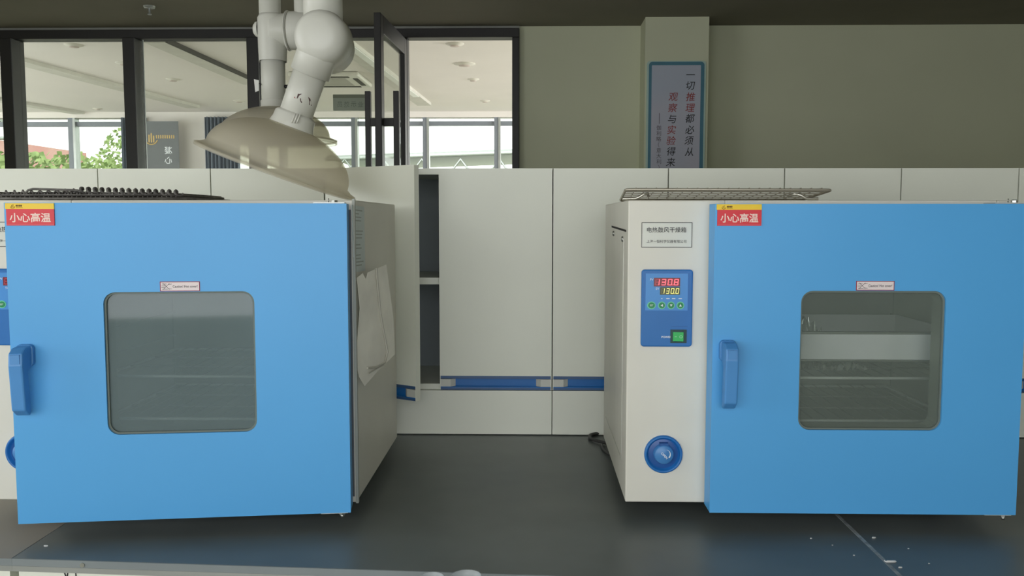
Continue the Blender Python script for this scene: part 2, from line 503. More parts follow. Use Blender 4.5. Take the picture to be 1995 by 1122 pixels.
bn = thing('banner', 'dark roll-up banner with gold emblem and mirrored white characters', 'banner', at(316, 285, 11.45))
b0 = bn.location
bn.location = (b0.x, b0.y, 0)
hw = (at(348, 260, 11.45).x-at(283, 260, 11.45).x)/2
MB().box(-hw-.01, hw, -.004, .004, .06, 2.655).build('banner_sheet', BANNER, bn)
MB().box(-hw-.03, hw+.03, -.08, .08, 0, .06).build('stand_base', BLACK, bn)


def bp(px, py): p = at(px, py, 11.445); return Vector((p.x-b0.x, -.006, p.z))


m = MB()
e = bp(295, 270)
for dx, h in ((-.03, .10), (0, .12), (.03, .09)):
    m.box(e.x+dx-.009, e.x+dx+.009, -.0065, -.006, e.z-.05, e.z+h-.05)
m.tube([e+Vector((.085*math.cos(a), 0, .085*math.sin(a)+.01)) for a in [math.radians(200+k*14) for k in range(11)]], .008, 0, 6)
for k in range(9):
    p = bp(305+k*4.2, 266.5); m.box(p.x-.008, p.x+.007, -.0065, -.006, p.z-.022, p.z+.022)
m.build('gold_emblem', GOLD, bn)
m = MB(); m.text('凝', bp(328, 293), (-1, 0, 0), ZD, .105, 0, bold=.006); m.text('心', bp(328, 312), (-1, 0, 0), ZD, .105, 0, bold=.006)
m.build('lettering', WHITE, bn)

# ceiling fittings of the far room
CZF = 2.80
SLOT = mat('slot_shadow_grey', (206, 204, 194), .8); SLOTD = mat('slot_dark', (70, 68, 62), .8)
LAMPW = mat('lamp_diffuser', (236, 238, 232), .5)


def lin_fit(label, p0, p1, lit, dark=False):
    a = atz(*p0, CZF); b = atz(*p1, CZF); d = (b-a).normalized(); s = Vector((d.y, -d.x, 0)); wd = .17
    t = thing('ceiling_channel', label, 'ceiling light', (a.x, a.y, CZF), 'long ceiling channels of the far room')
    L = (b-a).length; q = lambda u, v, z: Vector((0, 0, z))+d*u+s*v
    m = MB(); m.prism([q(0, -wd, 0), q(L, -wd, 0), q(L, 0, 0), q(0, 0, 0)], (0, 0, -.035)); m.build('housing', SLOT, t)
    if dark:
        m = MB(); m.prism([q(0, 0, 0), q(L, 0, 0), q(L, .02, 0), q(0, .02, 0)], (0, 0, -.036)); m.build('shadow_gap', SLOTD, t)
    if lit:
        m = MB(); m.prism([q(.0, -wd*.42, -.035), q(L*.8, -wd*.42, -.035), q(L*.8, -.005, -.035), q(0, -.005, -.035)], (0, 0, -.006)); m.build('diffuser', LAMPW, t)


lin_fit('long ceiling channel running down to the right above the dark banner', (322, 74), (505, 158), False, True)
lin_fit('long ceiling channel crossing the second and third panes', (-60, 84), (390, 205), False)
lin_fit('lowest long ceiling channel at the far left window', (-120, 170), (165, 217), False)
lin_fit('white lit ceiling channel behind the open glass door', (672, 66), (840, 200), True)
for i, (px, py, r, lb) in enumerate(((905, 124, .10, 'largest round ceiling fitting in the open doorway'), (886, 85, .075, 'round ceiling fitting highest in the open doorway'), (922, 154, .06, 'small round ceiling fitting below the largest one in the doorway'), (945, 196, .06, 'small round ceiling fitting nearest the far windows in the doorway'),
                                     (144, 87, .075, 'round ceiling fitting highest in the second pane from the left'), (242, 122, .075, 'round ceiling fitting beside the mullion of the second pane'), (337, 154, .07, 'round ceiling fitting in the third pane below the channel'), (466, 196, .07, 'round ceiling fitting near the left rim of the front fume hood'), (190, 211, .06, 'faint round ceiling fitting above the far left window'))):
    p = atz(px, py, CZF); t = thing('ceiling_downlight', lb, 'ceiling light', p, 'round ceiling fittings')
    MB().lathe([(0, -.018), (r*.55, -.018), (r*.6, -.012), (r, -.006), (r*1.02, 0)], (0, 0, 0), ZD, 0, 28).build('rim', mat('fitting_white', (206, 202, 190), .6), t)
    MB().lathe([(0, -.022), (r*.5, -.022), (r*.52, -.018)], (0, 0, 0), ZD, 0, 24).build('lens', mat('fitting_lens', (190, 176, 168), .5), t)
a = atz(560, 139, CZF); b = atz(690, 139, CZF); c = atz(725, 162, CZF)
ac = thing('air_conditioner', 'square ceiling air conditioner outlet behind the white fume arms', 'air conditioner', ((a.x+c.x)/2, (a.y+c.y)/2, CZF))
hx, hy = (c.x-a.x)/2, (c.y-a.y)/2
MB().box(-hx, hx, -hy, hy, -.045, 0).build('housing', mat('ac_white', (216, 214, 204), .5), ac, bevel=.015)
MB().box(-hx*.55, hx*.55, -hy*.6, hy*.6, -.05, -.045).build('intake_grille', mat('ac_grille', (170, 168, 158), .7), ac)
m = MB()
m.box(-hx*.7, hx*.7, -hy*.9, -hy*.74, -.049, -.045); m.box(-hx*.7, hx*.7, hy*.74, hy*.9, -.049, -.045); m.box(-hx*.9, -hx*.76, -hy*.6, hy*.6, -.049, -.045); m.box(hx*.76, hx*.9, -hy*.6, hy*.6, -.049, -.045)
m.build('outlet_slot', SLOTD, ac)

# ------------------------------------------------------------------ outdoors
struct(MB().box(-60, 60, 12.5, 90, -.6, -.5).build('ground', mat('ground', (120, 128, 100), .9, rgb2=(150, 150, 130), scale=.5)))
rb = thing('building', 'washed-out red brick building outside the far left window', 'building', (-20, 30, -.5))
m = MB(); m.box(-8, 1.6, 0, 6, 0, 4.6); m.build('wall', mat('red_wall', (206, 148, 142), .8, rgb2=(214, 166, 158), scale=.6), rb)
m = MB()
for i in range(9):
    m.tube([(-8+i*1.2, -.6, 4.6), (-7.4+i*1.2, -.6, 5.2), (-6.8+i*1.2, -.6, 4.6)], .05)
m.tube([(-8, -.6, 5.2), (2.6, -.6, 5.2)], .06); m.tube([(-8, -.6, 4.6), (2.6, -.6, 4.6)], .06)
m.build('roof_truss', ALU, rb)
m = MB(); m.box(1.8, 4.6, .2, 3, 0, 3.4); m.build('annex', mat('pale_annex', (196, 200, 204), .8), rb)
LEAF = mat('leaf', (120, 146, 84), .7, rgb2=(168, 184, 122), scale=3)


def bush(name, label, cat, loc, rx, ry, rz, n, z0, size):
    o = MB()
    for k in range(n):
        while True:
            q = Vector((random.uniform(-1, 1), random.uniform(-1, 1), random.uniform(-1, 1)))
            if .3 < q.length < 1: break
        p = Vector((q.x*rx, q.y*ry, z0+q.z*rz)); d = Vector((random.uniform(-1, 1), random.uniform(-1, 1), random.uniform(-.6, .9))).normalized(); s = d.orthogonal().normalized()*size*.4
        o.add([p, p+d*size*.5+s, p+d*size, p+d*size*.5-s], [(0, 1, 2, 3)])
    t = thing(name, label, cat, loc)
    f = o.build('foliage', LEAF, t); f['kind'] = 'stuff'
    tr = MB(); tr.cyl((0, 0, 0), (0, 0, z0), .08, 0, 10); tr.build('trunk', mat('bark', (88, 74, 60), .9), t)


bush('hedge', 'bright green hedge below the red building outside', 'hedge', (-15.6, 26, -.5), 5, 1.2, 1.3, 4200, 2.6, .22)
bush('tree', 'leafy tree outside at the edge of the far left curtain', 'tree', (-10.55, 22.5, -.5), .75, 1.0, 2.0, 1500, 2.2, .13)
sh = thing('steel_roof', 'pale steel truss roof outside the far right windows', 'roof', (-5, 34, -.5))
m = MB()
for k in range(8):
    m.tube([(-3+k*1.5, 0, 3.2), (-2.25+k*1.5, 0, 4.2), (-1.5+k*1.5, 0, 3.2)], .06)
m.tube([(-3, 0, 4.2), (9, 0, 4.6)], .07); m.tube([(-3, 0, 3.2), (9, 0, 3.2)], .07); m.build('truss', ALU, sh)
MB().box(-3, 4.4, .3, 8, 0, 3.1).build('shed_wall', mat('shed_grey', (150, 158, 150), .8), sh)
MB().prism([(-3, .2, 4.25), (14, .2, 4.85), (14, .2, 4.95), (-3, .2, 4.35)], (0, 8, 0)).build('roof_sheet', ALU, sh)

# ================================================================== bench
YB = 2.66
XS0, XS1 = -.888, .600


def yfront(x): return 1.433-(x+.886)*.0545


def bench(label, x0, x1, topm, mark):
    t = thing('lab_bench', label, 'bench', ((x0+x1)/2, 2.0, 0), 'lab benches under the ovens')
    cx, cy = (x0+x1)/2, 2.0
    f = lambda x, dy=0: (x-cx, yfront(x)+dy-cy)
    P = [(*f(x0), BT-.013), (*f(x1), BT-.013), (x1-cx, YB-cy, BT-.013), (x0-cx, YB-cy, BT-.013)]
    MB().prism(P, (0, 0, .0125)).build('core_board', EDGEGREY, t)
    P = [(f(x0)[0]+.001, f(x0)[1]+.0015, BT-.0006), (f(x1)[0]-.001, f(x1)[1]+.0015, BT-.0006), (x1-cx-.001, YB-cy, BT-.0006), (x0-cx+.001, YB-cy, BT-.0006)]
    MB().prism(P, (0, 0, .0006)).build('worktop', topm, t)
    P = [(*f(x0, -.0), BT-.0225), (*f(x1, -.0), BT-.0225), (*f(x1, .05), BT-.0225), (*f(x0, .05), BT-.0225)]
    MB().prism(P, (0, 0, .0093)).build('front_rail', ALU, t)
    P = [(*f(x0+.008, .006), .1), (*f(x1-.008, .006), .1), (x1-.008-cx, YB-.03-cy, .1), (x0+.008-cx, YB-.03-cy, .1)]
    MB().prism(P, (0, 0, BT-.0228-.1)).build('base_cabinet', CABWHITE, t)
    P = [(*f(x0+.04, .06), 0), (*f(x1-.04, .06), 0), (x1-.04-cx, YB-.08-cy, 0), (x0+.04-cx, YB-.08-cy, 0)]
    MB().prism(P, (0, 0, .1)).build('plinth', GAP, t)
    if mark:
        m = MB(); p = f(x0+.126)
        m.cyl((p[0], p[1]+.001, BT-.0075), (p[0], p[1]-.002, BT-.0075), .004, 0, 14); m.build('screw', STEEL, t)
        m = MB(); x = x0+.09
        for k, (a, b, hh) in enumerate(((0, .006, .02), (.006, .0, .03), (.02, .022, .03))):
            q = f(x+a); q2 = f(x+b)
            m.tube([(q[0], q[1]+.0055, BT-.024), (q2[0], q2[1]+.0055, BT-.024-hh)], .0012, 0, 6)
        m.build('ink_mark', INK, t)
    return t


bench('black lab bench with grey front edge carrying the middle of the scene', XS0, XS1, TOP, True)
bench('lab bench at the lower left corner, brown reflection put into its top colour', -2.6, XS0-.0002, TOPREFLECT, False)
bench('black lab bench right of the dusty joint line under the right oven', XS1+.004, 2.3, TOP, False)
js = MB().box(XS1-.001, XS1+.0055, yfront(XS1)+.004, YB-.01, BT-.0003, BT+.0006).build('joint_strip', SEAM)
tag(js, 'dusty grey joint line running between the two black worktops', 'joint')

# ================================================================== storage cabinets on the bench
UW, UD, UH = .604, .30, .7135
CY = 2.326


def make_door(root, left, ang=0.):
    wd = UW/2-.003
    hx = .0015 if left else UW-.0015
    s = 1 if left else -1
    X = lambda a: (min(0, s*wd)+a)
    m = MB(); x0, x1 = (0, wd) if left else (-wd, 0)
    z0, z1 = .1235, UH-.001
    zb, zt = .1235, .161
    m.box(x0, x1, -.018, 0, zt, z1); m.box(x0, x0+.002, -.018, 0, zb, zt); m.box(x1-.002, x1, -.018, 0, zb, zt)
    d = m.build('door', CABWHITE, root, loc=(hx+.018*math.sin(ang)+(.001 if ang else 0), -.018+.018*math.cos(ang), 0), rot=(0, 0, -ang if left else ang))
    m = MB(); m.box(x0+.002, x1-.002, -.006, 0, zb, zt); m.box(x0+.002, x1-.002, -.0175, -.006, zb, zb+.006, 1); m.box(x0+.002, x1-.002, -.0175, -.006, zt-.0075, zt, 1)
    m.box(x0+.002, x1-.002, -.0185, -.0175, zb+.006, zb+.0085)
    m.build('handle_rail', [HANDLEBLUE, mat('handle_lip', (58, 92, 136), .35)], d)
    for a, b, sgn in ((x0+.002, x0+.041, 1), (x1-.041, x1-.002, -1)):
        m = MB()
        pts = [(a, -.006), (a, -.0185), (b-.012, -.0185), (b, -.008), (b, -.006)] if sgn > 0 else [(a, -.006), (a, -.008), (a+.012, -.0185), (b, -.0185), (b, -.006)]
        m.prism([(x, y, zb+.0087) for x, y in pts], (0, 0, zt-zb-.0175)); m.build('end_cap', CAPWHITE, d)
    return d


def make_cabinet(loc, label, open_left=0.):
    t = thing('storage_cabinet', label, 'cabinet', loc, 'white cabinets along the back of the bench')
    m = MB(); T = .016
    m.box(.001, .001+T, 0, UD, 0, UH); m.box(UW-.001-T, UW-.001, 0, UD, 0, UH); m.box(T, UW-T, 0, UD, UH-T, UH); m.box(T, UW-T, 0, UD, .12, .136)
    m.box(T, UW-T, 0, .014, 0, .12); m.box(.001, UW-.001, -.018, -.0, .003, .1215)
    m.build('carcass', CABWHITE, t)
    MB().box(T, UW-T, UD-.01, UD-.002, .12, UH-.01).build('back_panel', CABIN, t)
    m = MB(); m.box(T, UW-T, .004, UD-.012, .405, .423); m.build('shelf', CABWHITE, t)
    for a in (.0172, UW-.0178):
        MB().box(a, a+.0006, .02, UD-.012, .137, UH-.017).build('side_lining', CABIN, t)
    make_door(t, True, open_left); make_door(t, False)
    return t


for k, lb in ((-3, 'white cabinet at the far left behind the black wire rack'), (-2, 'white cabinet behind the left oven below the dark banner'), (-1, 'white cabinet between the ovens with its left door standing open'),
              (0, 'white closed cabinet partly behind the control side of the right oven'), (1, 'white cabinet behind the middle of the right oven'), (2, 'white cabinet at the far right edge behind the right oven')):
    make_cabinet((.056+UW*k, CY, BT), lb, .537 if k == -1 else 0.)

# ================================================================== drying ovens
OW, OD, OB, OT = .715, .505, .035, .615
PX = .151


def glyph_bars(m, x, z, y, n, w_, h_, mi):
    for k in range(n):
        m.box(x+k*w_*1.25, x+k*w_*1.25+w_, y, y+.0002, z, z+h_, mi)
        m.box(x+k*w_*1.25+w_*.2, x+k*w_*1.25+w_*.5, y, y+.0002, z-h_*.25, z+h_*1.2, mi)


def seg_digit(m, ch, x, z, w_, h_, y, on, off, sl=.12):
    t = w_*.2; on_ = {'0': 'abcdef', '1': 'bc', '3': 'abcdg', '5': 'acdfg', '8': 'abcdefg', '9': 'abcdfg'}[ch]
    segs = dict(a=(t*.6, w_-t*.6, h_-t, h_), d=(t*.6, w_-t*.6, 0, t), g=(t*.6, w_-t*.6, h_/2-t/2, h_/2+t/2), f=(0, t, h_/2+t*.2, h_-t*.3), e=(0, t, t*.3, h_/2-t*.2), b=(w_-t, w_, h_/2+t*.2, h_-t*.3), c=(w_-t, w_, t*.3, h_/2-t*.2))
    for k, (a, b, c, d) in segs.items():
        yy = y if k in on_ else y+.0001
        m.add([(x+a+c*sl, yy, z+c), (x+b+c*sl, yy, z+c), (x+b+d*sl, yy, z+d), (x+a+d*sl, yy, z+d)], [(0, 1, 2, 3)], on if k in on_ else off)


def make_oven(label, de=0., ang=0.):
    # de: extra door width on the hinge side of the window, ang: how far the door stands ajar
    t = thing('drying_oven', label, 'oven', (0, 0, 0), 'blue lab drying ovens')
    m = MB()
    m.box(0, PX+.03, .0, OD, OB, OT); m.box(OW-.03, OW, 0, OD, OB, OT); m.box(PX+.03, OW-.03, 0, OD, OB, OB+.05); m.box(PX+.03, OW-.03, 0, OD, OT-.05, OT)
    m.box(PX+.03, OW-.03, OD-.06, OD, OB+.05, OT-.05)
    m.build('body', CREAM, t, bevel=.0025)
    m = MB(); a, b, c, d = PX+.031, OW-.031, OB+.051, OT-.051; y0, y1 = .012, OD-.062
    m.box(a, a+.004, y0, y1, c, d); m.box(b-.004, b, y0, y1, c, d); m.box(a, b, y0, y1, c, c+.004); m.box(a, b, y0, y1, d-.004, d); m.box(a, b, y1-.004, y1, c, d)
    m.build('chamber_liner', LINER, t)
    m = MB()
    for s in (a+.004, b-.012):
        m = MB(); e = a+.004 if s < .4 else b-.0045
        m.box(e, e+.0005, y0+.01, y1-.01, .17, .46)
        for z in (.19, .275, .31, .365, .45):
            m.box(s, s+.008, y0+.01, y1-.01, z-.012, z-.008)
        m.build('shelf_runner', STEEL, t)
    m = MB()
    plate_hole(m, PX+.004, OW-.004, OB+.012, OT-.018, a+.01, b-.01, c+.01, d-.01, .02, -.0008, .0035)
    m.build('door_seal', mat('seal_rubber', (96, 104, 112), .7), t)
    for x in (.07, OW-.07):
        for y in (.13, OD-.06):
            MB().lathe([(0, 0), (.020, 0), (.020, .012), (.014, .016), (.014, OB+.001), (0, OB+.001)], (x, y, 0), ZD, 0, 20).build('foot', BLACK, t)
    # nameplate
    m = MB(); x0, x1, z0, z1 = .0252, .1203, .5264, .5736
    m.box(x0, x1, -.0006, 0, z0, z1, 0)
    for q in ((x0, x1, z0, z0+.0011), (x0, x1, z1-.0011, z1), (x0, x0+.0011, z0, z1), (x1-.0011, x1, z0, z1)):
        m.box(q[0], q[1], -.0009, -.0005, q[2], q[3], 1)
    m.text('电热鼓风干燥箱', ((x0+x1)/2-.0005, -.001, .5595), XD, ZD, .0108, 1, bold=.006)
    m.text('上海一恒科学仪器有限公司', ((x0+x1)/2-.0005, -.001, .5378), XD, ZD, .0063, 1, bold=.004)
    m.build('nameplate', [mat('nameplate_grey', (222, 224, 214), .4), INK], t)
    # control panel
    m = MB(); rplate(m, .0257, .1223, .3385, .4850, -.007, 0, .006); cp = m.build('control_panel', PANELBLUE, t, bevel=.0025)
    m = MB(); m.box(.0332, .1126, -.0082, -.007, .4078, .4778, 0)
    m.text('PV', (.0445, -.0084, .4662), XD, ZD, .006, 1); m.text('SV', (.0555, -.0084, .449), XD, ZD, .006, 1)
    for k, x in enumerate((.064, .0755, .0862, .0985)):
        m.box(x-.0012 - .002*(k > 0), x+.0012+.002*(k > 0), -.0084, -.0082, .4296, .4312, 1)
    m.box(.0485, .0978, -.0086, -.0082, .4533, .4694, 2); m.box(.0603, .0978, -.0086, -.0082, .4376, .4520, 4)
    for i, ch in enumerate('1308'):
        seg_digit(m, ch, .0502+i*.0118, .4553, .0085, .0122, -.0089, 3, 6)
    m.box(.0832, .0848, -.0089, -.0086, .4553, .4568, 3)
    for i, ch in enumerate('1300'):
        seg_digit(m, ch, .0620+i*.0090, .4395, .0062, .0106, -.0089, 5, 7)
    m.box(.0868, .088, -.0089, -.0086, .4395, .4407, 5)
    m.text('POWER', (.0740, -.0073, .3572), XD, ZD, .0055, 1, bold=.02); m.box(.083, .113, -.0073, -.0069, .3770, .3775, 8)
    m.build('display', [DISPBLUE, WHITE, LEDREDBG, LEDRED, LEDYELBG, LEDYEL, LEDREDOFF, LEDYELOFF, mat('panel_line', (24, 74, 140), .5)], cp)
    for k, (x, rx) in enumerate(((.0446, .0078), (.0640, .0070), (.0814, .0068), (.0989, .0070))):
        m = MB()
        def ell(rr, y, mi, sc=1.): m.prism([(x+rr*rx/.007*math.cos(2*math.pi*i/24), y, .4175+rr*math.sin(2*math.pi*i/24)) for i in range(24)], (0, .0008, 0), mi)
        ell(.0072, -.0090, 0); ell(.0056, -.0096, 1)
        y = -.0098
        if k == 0: m.text('SET', (x, y, .4175), XD, ZD, .0044, 2)
        else:
            tri = {1: [(-.0026, 0), (.002, .0026), (.002, -.0026)], 2: [(0, -.0026), (.0026, .002), (-.0026, .002)], 3: [(0, .0026), (-.0026, -.002), (.0026, -.002)]}[k]
            m.add([(x+a_, y, .4175+b_) for a_, b_ in tri], [(0, 1, 2)], 2)
        m.build('button', [PALEGREEN, GREEN, WHITE], cp)
    m = MB(); m.box(.0812, .1117, -.0085, -.007, .3461, .3715, 0); m.prism([(.0862, -.0085, .3478), (.1045, -.0085, .3478), (.1045, -.0125, .3700), (.0862, -.0095, .3700)], (0, .0006, 0), 0)
    m.prism([(.0857, -.0085, .350), (.0857, -.011, .350), (.1045, -.0145, .350), (.1060, -.0085, .350)], (0, 0, .0172), 1)
    m.box(.0885, .0925, -.0127, -.0117, .3582, .3590, 2)
    m.text('O', (.1000, -.0144, .3586), XD, ZD, .008, 2)
    m.build('power_switch', [mat('switch_bezel', (16, 62, 66), .4), SWITCHGREEN, mat('switch_mark', (170, 236, 190), .5)], cp)
    # vent dial
    m = MB(); m.lathe([(.0365, 0), (.0365, -.005), (.0345, -.0075), (.0315, -.0065), (.0305, -.002), (.0285, .0)], (.0719, 0, .1303), (0, 1, 0), 0, 48)
    m.lathe([(.0286, -.0), (.0255, -.001), (0, -.001)], (.0719, 0, .1303), (0, 1, 0), 1, 48)
    vd = m.build('vent_dial', [PANELBLUE, DIALDEEP], t)
    m = MB(); m.lathe([(.0195, -.001), (.0180, -.012), (.0165, -.0135), (0, -.0135)], (.0719, 0, .1315), (0, 1, 0), 0, 40)
    m.box(.064, .080, -.012, -.001, .146, .1535, 1)
    arc = [(.0745+.0098*math.cos(math.radians(q)), .1322+.0098*math.sin(math.radians(q))) for q in range(-40, 81, 10)]
    inn = [(.0745+(.0098-.0026*(1-k/13))*math.cos(math.radians(q)), .1322+(.0098-.0026*(1-k/13))*math.sin(math.radians(q))) for k, q in enumerate(range(-40, 81, 10))]
    n = len(arc)
    m.add([(x, -.0138, z) for x, z in arc]+[(x, -.0138, z) for x, z in inn], [(i, i+1, n+i+1, n+i) for i in range(n-1)], 2)
    dv = Vector((.72, 0, -.69)); nv = Vector((.69, 0, .72))
    m.text('OPEN', (.0722, -.0139, .1302), dv, nv, .0062, 2, bold=.012)
    m.build('knob', [mat('knob_blue', (72, 134, 196), .35), DIALDEEP, WHITE], vd)
    # door, hinged on the right
    TD = .052; yf = -.0275; yb = TD-.0275-.002
    ox = OW; oy = -.0275
    dl = lambda x: x-ox-de
    m = MB(); plate_hole(m, dl(PX), 0, .034, .6075, dl(.3105), dl(.5722), .1918, .4495, .021, yf, yb)
    d = m.build('door', BLUE, t, loc=(ox-(.004 if ang else 0), oy, 0), rot=(0, 0, ang), bevel=.0012)
    m = MB(); rplate(m, dl(.3100), dl(.5727), .1913, .4500, yf+.009, yf+.012, .021); m.build('window_glass', OVENGLASS, d)
    m = MB(); plate_hole(m, dl(.3108), dl(.5719), .1921, .4492, dl(.3140), dl(.5687), .1953, .4460, .018, yf+.0045, yf+.0085); m.build('window_gasket', mat('gasket_grey', (112, 122, 114), .6), d)
    m = MB(); plate_hole(m, dl(.3107), dl(.5720), .1920, .4493, dl(.3135), dl(.5692), .1948, .4465, .019, yf+.0125, yb-.0008); m.build('window_lining', mat('lining_grey', (150, 158, 146), .5, metal=.3), d)
    # handle: a block at the top and a bar hanging free in front of the door
    prof = [(yf+.0005, .3579), (yf-.030, .3560), (yf-.044, .3480), (yf-.046, .3270), (yf-.040, .2480), (yf-.022, .2349), (yf-.016, .2400), (yf-.022, .3120), (yf-.012, .3220), (yf+.0005, .3220)]
    xh0, xh1 = .1655, .1895
    m = MB(); m.prism([(dl(xh0), y, z) for y, z in prof], (xh1-xh0, 0, 0)); h = m.build('handle', BLUEDARK, d, bevel=.003)
    m = MB(); rplate(m, dl(.1625), dl(.1925), .3200, .3590, yf-.010, yf+.0005, .008); m.build('handle_mount', BLUEDARK, d, bevel=.002)
    m = MB(); m.box(dl(.1700), dl(.1850), yf-.0465, yf-.044, .330, .346); m.build('handle_cover', BLUEDARK, h)
    # warning plate
    m = MB(); x0, x1, z0, z1 = dl(.1535), dl(.2345), .5677, .6066; zs = .5965; y = yf-.0022
    m.box(x0, x1, y, yf, zs, z1, 1); m.box(x0+.0015, x1, y, yf, z0, zs, 0)
    m.text('小心高温', ((x0+x1)/2+.0005, y-.0003, .5817), XD, ZD, .0172, 2, bold=.018)
    e = Vector((x0+.0125, y-.0003, .6005))
    for dx, hh in ((-.0013, .004), (.0008, .005)):
        m.box(e.x+dx-.0004, e.x+dx+.0004, e.y, e.y+.0003, e.z-.001, e.z+hh-.001, 3)
    m.tube([e+Vector((.0036*math.cos(q), 0, .0036*math.sin(q)+.0008)) for q in [math.radians(190+k*16) for k in range(11)]], .0004, 3, 4)
    glyph_bars(m, x0+.018, .6008, y-.0003, 4, .0021, .0026, 3); m.box(x0+.018, x0+.029, y-.0003, y, .5988, .5994, 3)
    m.box(x0+.002, x1-.001, y-.0002, y, z0+.0016, z0+.0022, 4)
    m.build('warning_plate', [REDPLATE, YELLOWPLATE, SIGNTEXT, mat('sign_brown_ink', (110, 72, 14), .6), mat('sign_pink_line', (226, 110, 120), .5)], d)
    # caution label
    m = MB(); x0, x1, z0, z1 = dl(.4087), dl(.4778), .4503, .4679; y = yf-.0006
    m.box(x0, x1, y, yf, z0, z1, 1); m.box(x0+.0014, x1-.0014, y-.0002, y, z0+.0014, z1-.0014, 0)
    cx, cz = x0+.0115, (z0+z1)/2; yy = y-.0004
    T3 = lambda a, b, c_, d_: m.tube([(cx+a, yy, cz+b), (cx+c_, yy, cz+d_)], .00035, 2, 4)
    T3(-.006, .0055, .005, -.0055); T3(-.006, -.0055, .005, .0055); T3(-.008, .0045, .0, .0045); T3(-.009, .001, -.002, .001); T3(-.009, -.002, -.002, -.002); T3(-.008, -.0048, .002, -.0048); T3(.003, .0035, .009, .0045); T3(.003, -.004, .009, -.0045)
    m.text('Caution! Hot cover!', (x0+.0435, yy, cz), XD, ZD, .0064, 2, bold=.012, sx=.82)
    m.build('caution_label', [LABELWHITE, LABELRED, mat('label_ink', (70, 60, 66), .6)], d)
    # hinge plates above and below
    m = MB(); m.box(-.055, -.006, yf+.004, yf+.046, .0315, .0338); m.build('hinge_plate', mat('hinge_plate', (206, 208, 204), .4, metal=.3), d)
    m = MB(); m.cyl((-.0165, yf+.012, .0315), (-.0165, yf+.012, .027), .0058, 0, 6, smooth=False); m.cyl((-.0165, yf+.012, .027), (-.0165, yf+.012, .0215), .0045, 0, 14, r1=.0028); m.build('hinge_nut', STEEL, d)
    m = MB(); m.box(-.060, -.004, yf+.004, yf+.046, .6078, .6098); m.build('hinge_plate', mat('hinge_plate', (206, 208, 204), .4), d)
    m = MB(); m.cyl((-.022, yf+.012, .6098), (-.022, yf+.012, .6135), .0058, 0, 6, smooth=False); m.cyl((-.033, yf+.012, .6098), (-.033, yf+.012, .617), .0010, 0, 8); m.build('hinge_nut', STEEL, d)
    m = MB(); m.box(OW-.001, OW+.004, -.004, .004, OB-.0, OT+.002); m.build('side_strip', mat('strip_grey', (168, 172, 164), .5), t)
    return t


oven = make_oven('drying oven on the right with red 130.8 display, bright tray behind its window')
oven.location = (.182, 1.652, BT)
oven2 = make_oven('drying oven on the left under the fume hood, its door ajar and window hazy', .024, .130)
oven2.location = (-1.050, 1.637, BT)
for c in kids(oven):
    if c.name.startswith('door') and not c.name.startswith('door_seal'):
        for g in kids(c):
            if g.name.startswith('window_glass'):
                g.data = g.data.copy(); g.data.materials[0] = OVENGLASS2
# right oven: access panel line, slot and screws on its left side
m = MB(); x = -.0006
side = lambda py, z: (x, py, z)
m.tube([(x, .07, .54), (x, .07, .10), (x, OD-.06, .10)], .0012, 0, 5); m.build('panel_groove', mat('groove_light', (220, 220, 210), .5), oven)
m = MB(); m.prism([(x, .03, .555), (x, .33, .561), (x, .33, .565), (x, .03, .559)], (-.0004, 0, 0)); m.build('side_slot', GAP, oven)
for y, z in ((.09, .540), (.28, .548)):
    MB().lathe([(.006, 0), (.005, .003), (0, .004)], (0, y, z), (-1, 0, 0), 0, 12).build('screw', STEEL, oven)
# left oven: papers on its right side
xs = OW+.0008
m = MB()


def sidept(px, py, base=xs):
    d = _fw+_r*((px-997.5)/FPX)+_u*((561-py)/FPX); k = (oven2.location.x+base)/d.x; p = CAM+d*k
    return Vector((base, p.y-oven2.location.y, p.z-BT))


q = [sidept(*p) for p in ((685, 399), (709, 403), (711, 527), (690, 531))]
m.prism(q, (.0006, 0, 0)); pn = m.build('paper_notice', PAPER, oven2)
m = MB()
for k in range(17):
    if k in (4, 5, 9, 12): continue
    a = q[0].lerp(q[3], .06+k*.052); b = q[1].lerp(q[2], .06+k*.052); e0 = .16; e1 = random.uniform(.5, .85)
    p0 = a.lerp(b, e0); p1 = a.lerp(b, e1); dz = Vector((0, 0, -.0022)); o_ = Vector((.0008, 0, 0))
    m.quad(p0+o_, p1+o_, p1+o_+dz, p0+o_+dz)
m.build('printed_lines', mat('print_grey', (178, 186, 180), .7), pn)
m = MB()
out = [(695, 541), (706, 532), (713, 545), (716, 531), (752, 515), (758, 560), (766, 620), (769, 690), (736, 722), (710, 752), (700, 735), (692, 700), (697, 650), (701, 600)]
bul = lambda px: xs+.0002+.045*max(0, px-692)/77
P = [sidept(*p, base=bul(p[0])) for p in out]
m.prism(P, (.0006, 0, 0)); tp = m.build('torn_film', PLASTICPAPER, oven2)
m = MB(); m.tube([sidept(*p, base=bul(p[0])+.001) for p in ((733, 522), (736, 560), (741, 610), (748, 650), (755, 685), (750, 706), (735, 715), (716, 717))], .0022, 0, 6)
m.tube([sidept(*p, base=bul(p[0])+.001) for p in ((718, 728), (733, 719), (748, 711))], .0014, 0, 6); m.build('fold', mat('film_fold', (190, 188, 176), .4), tp)


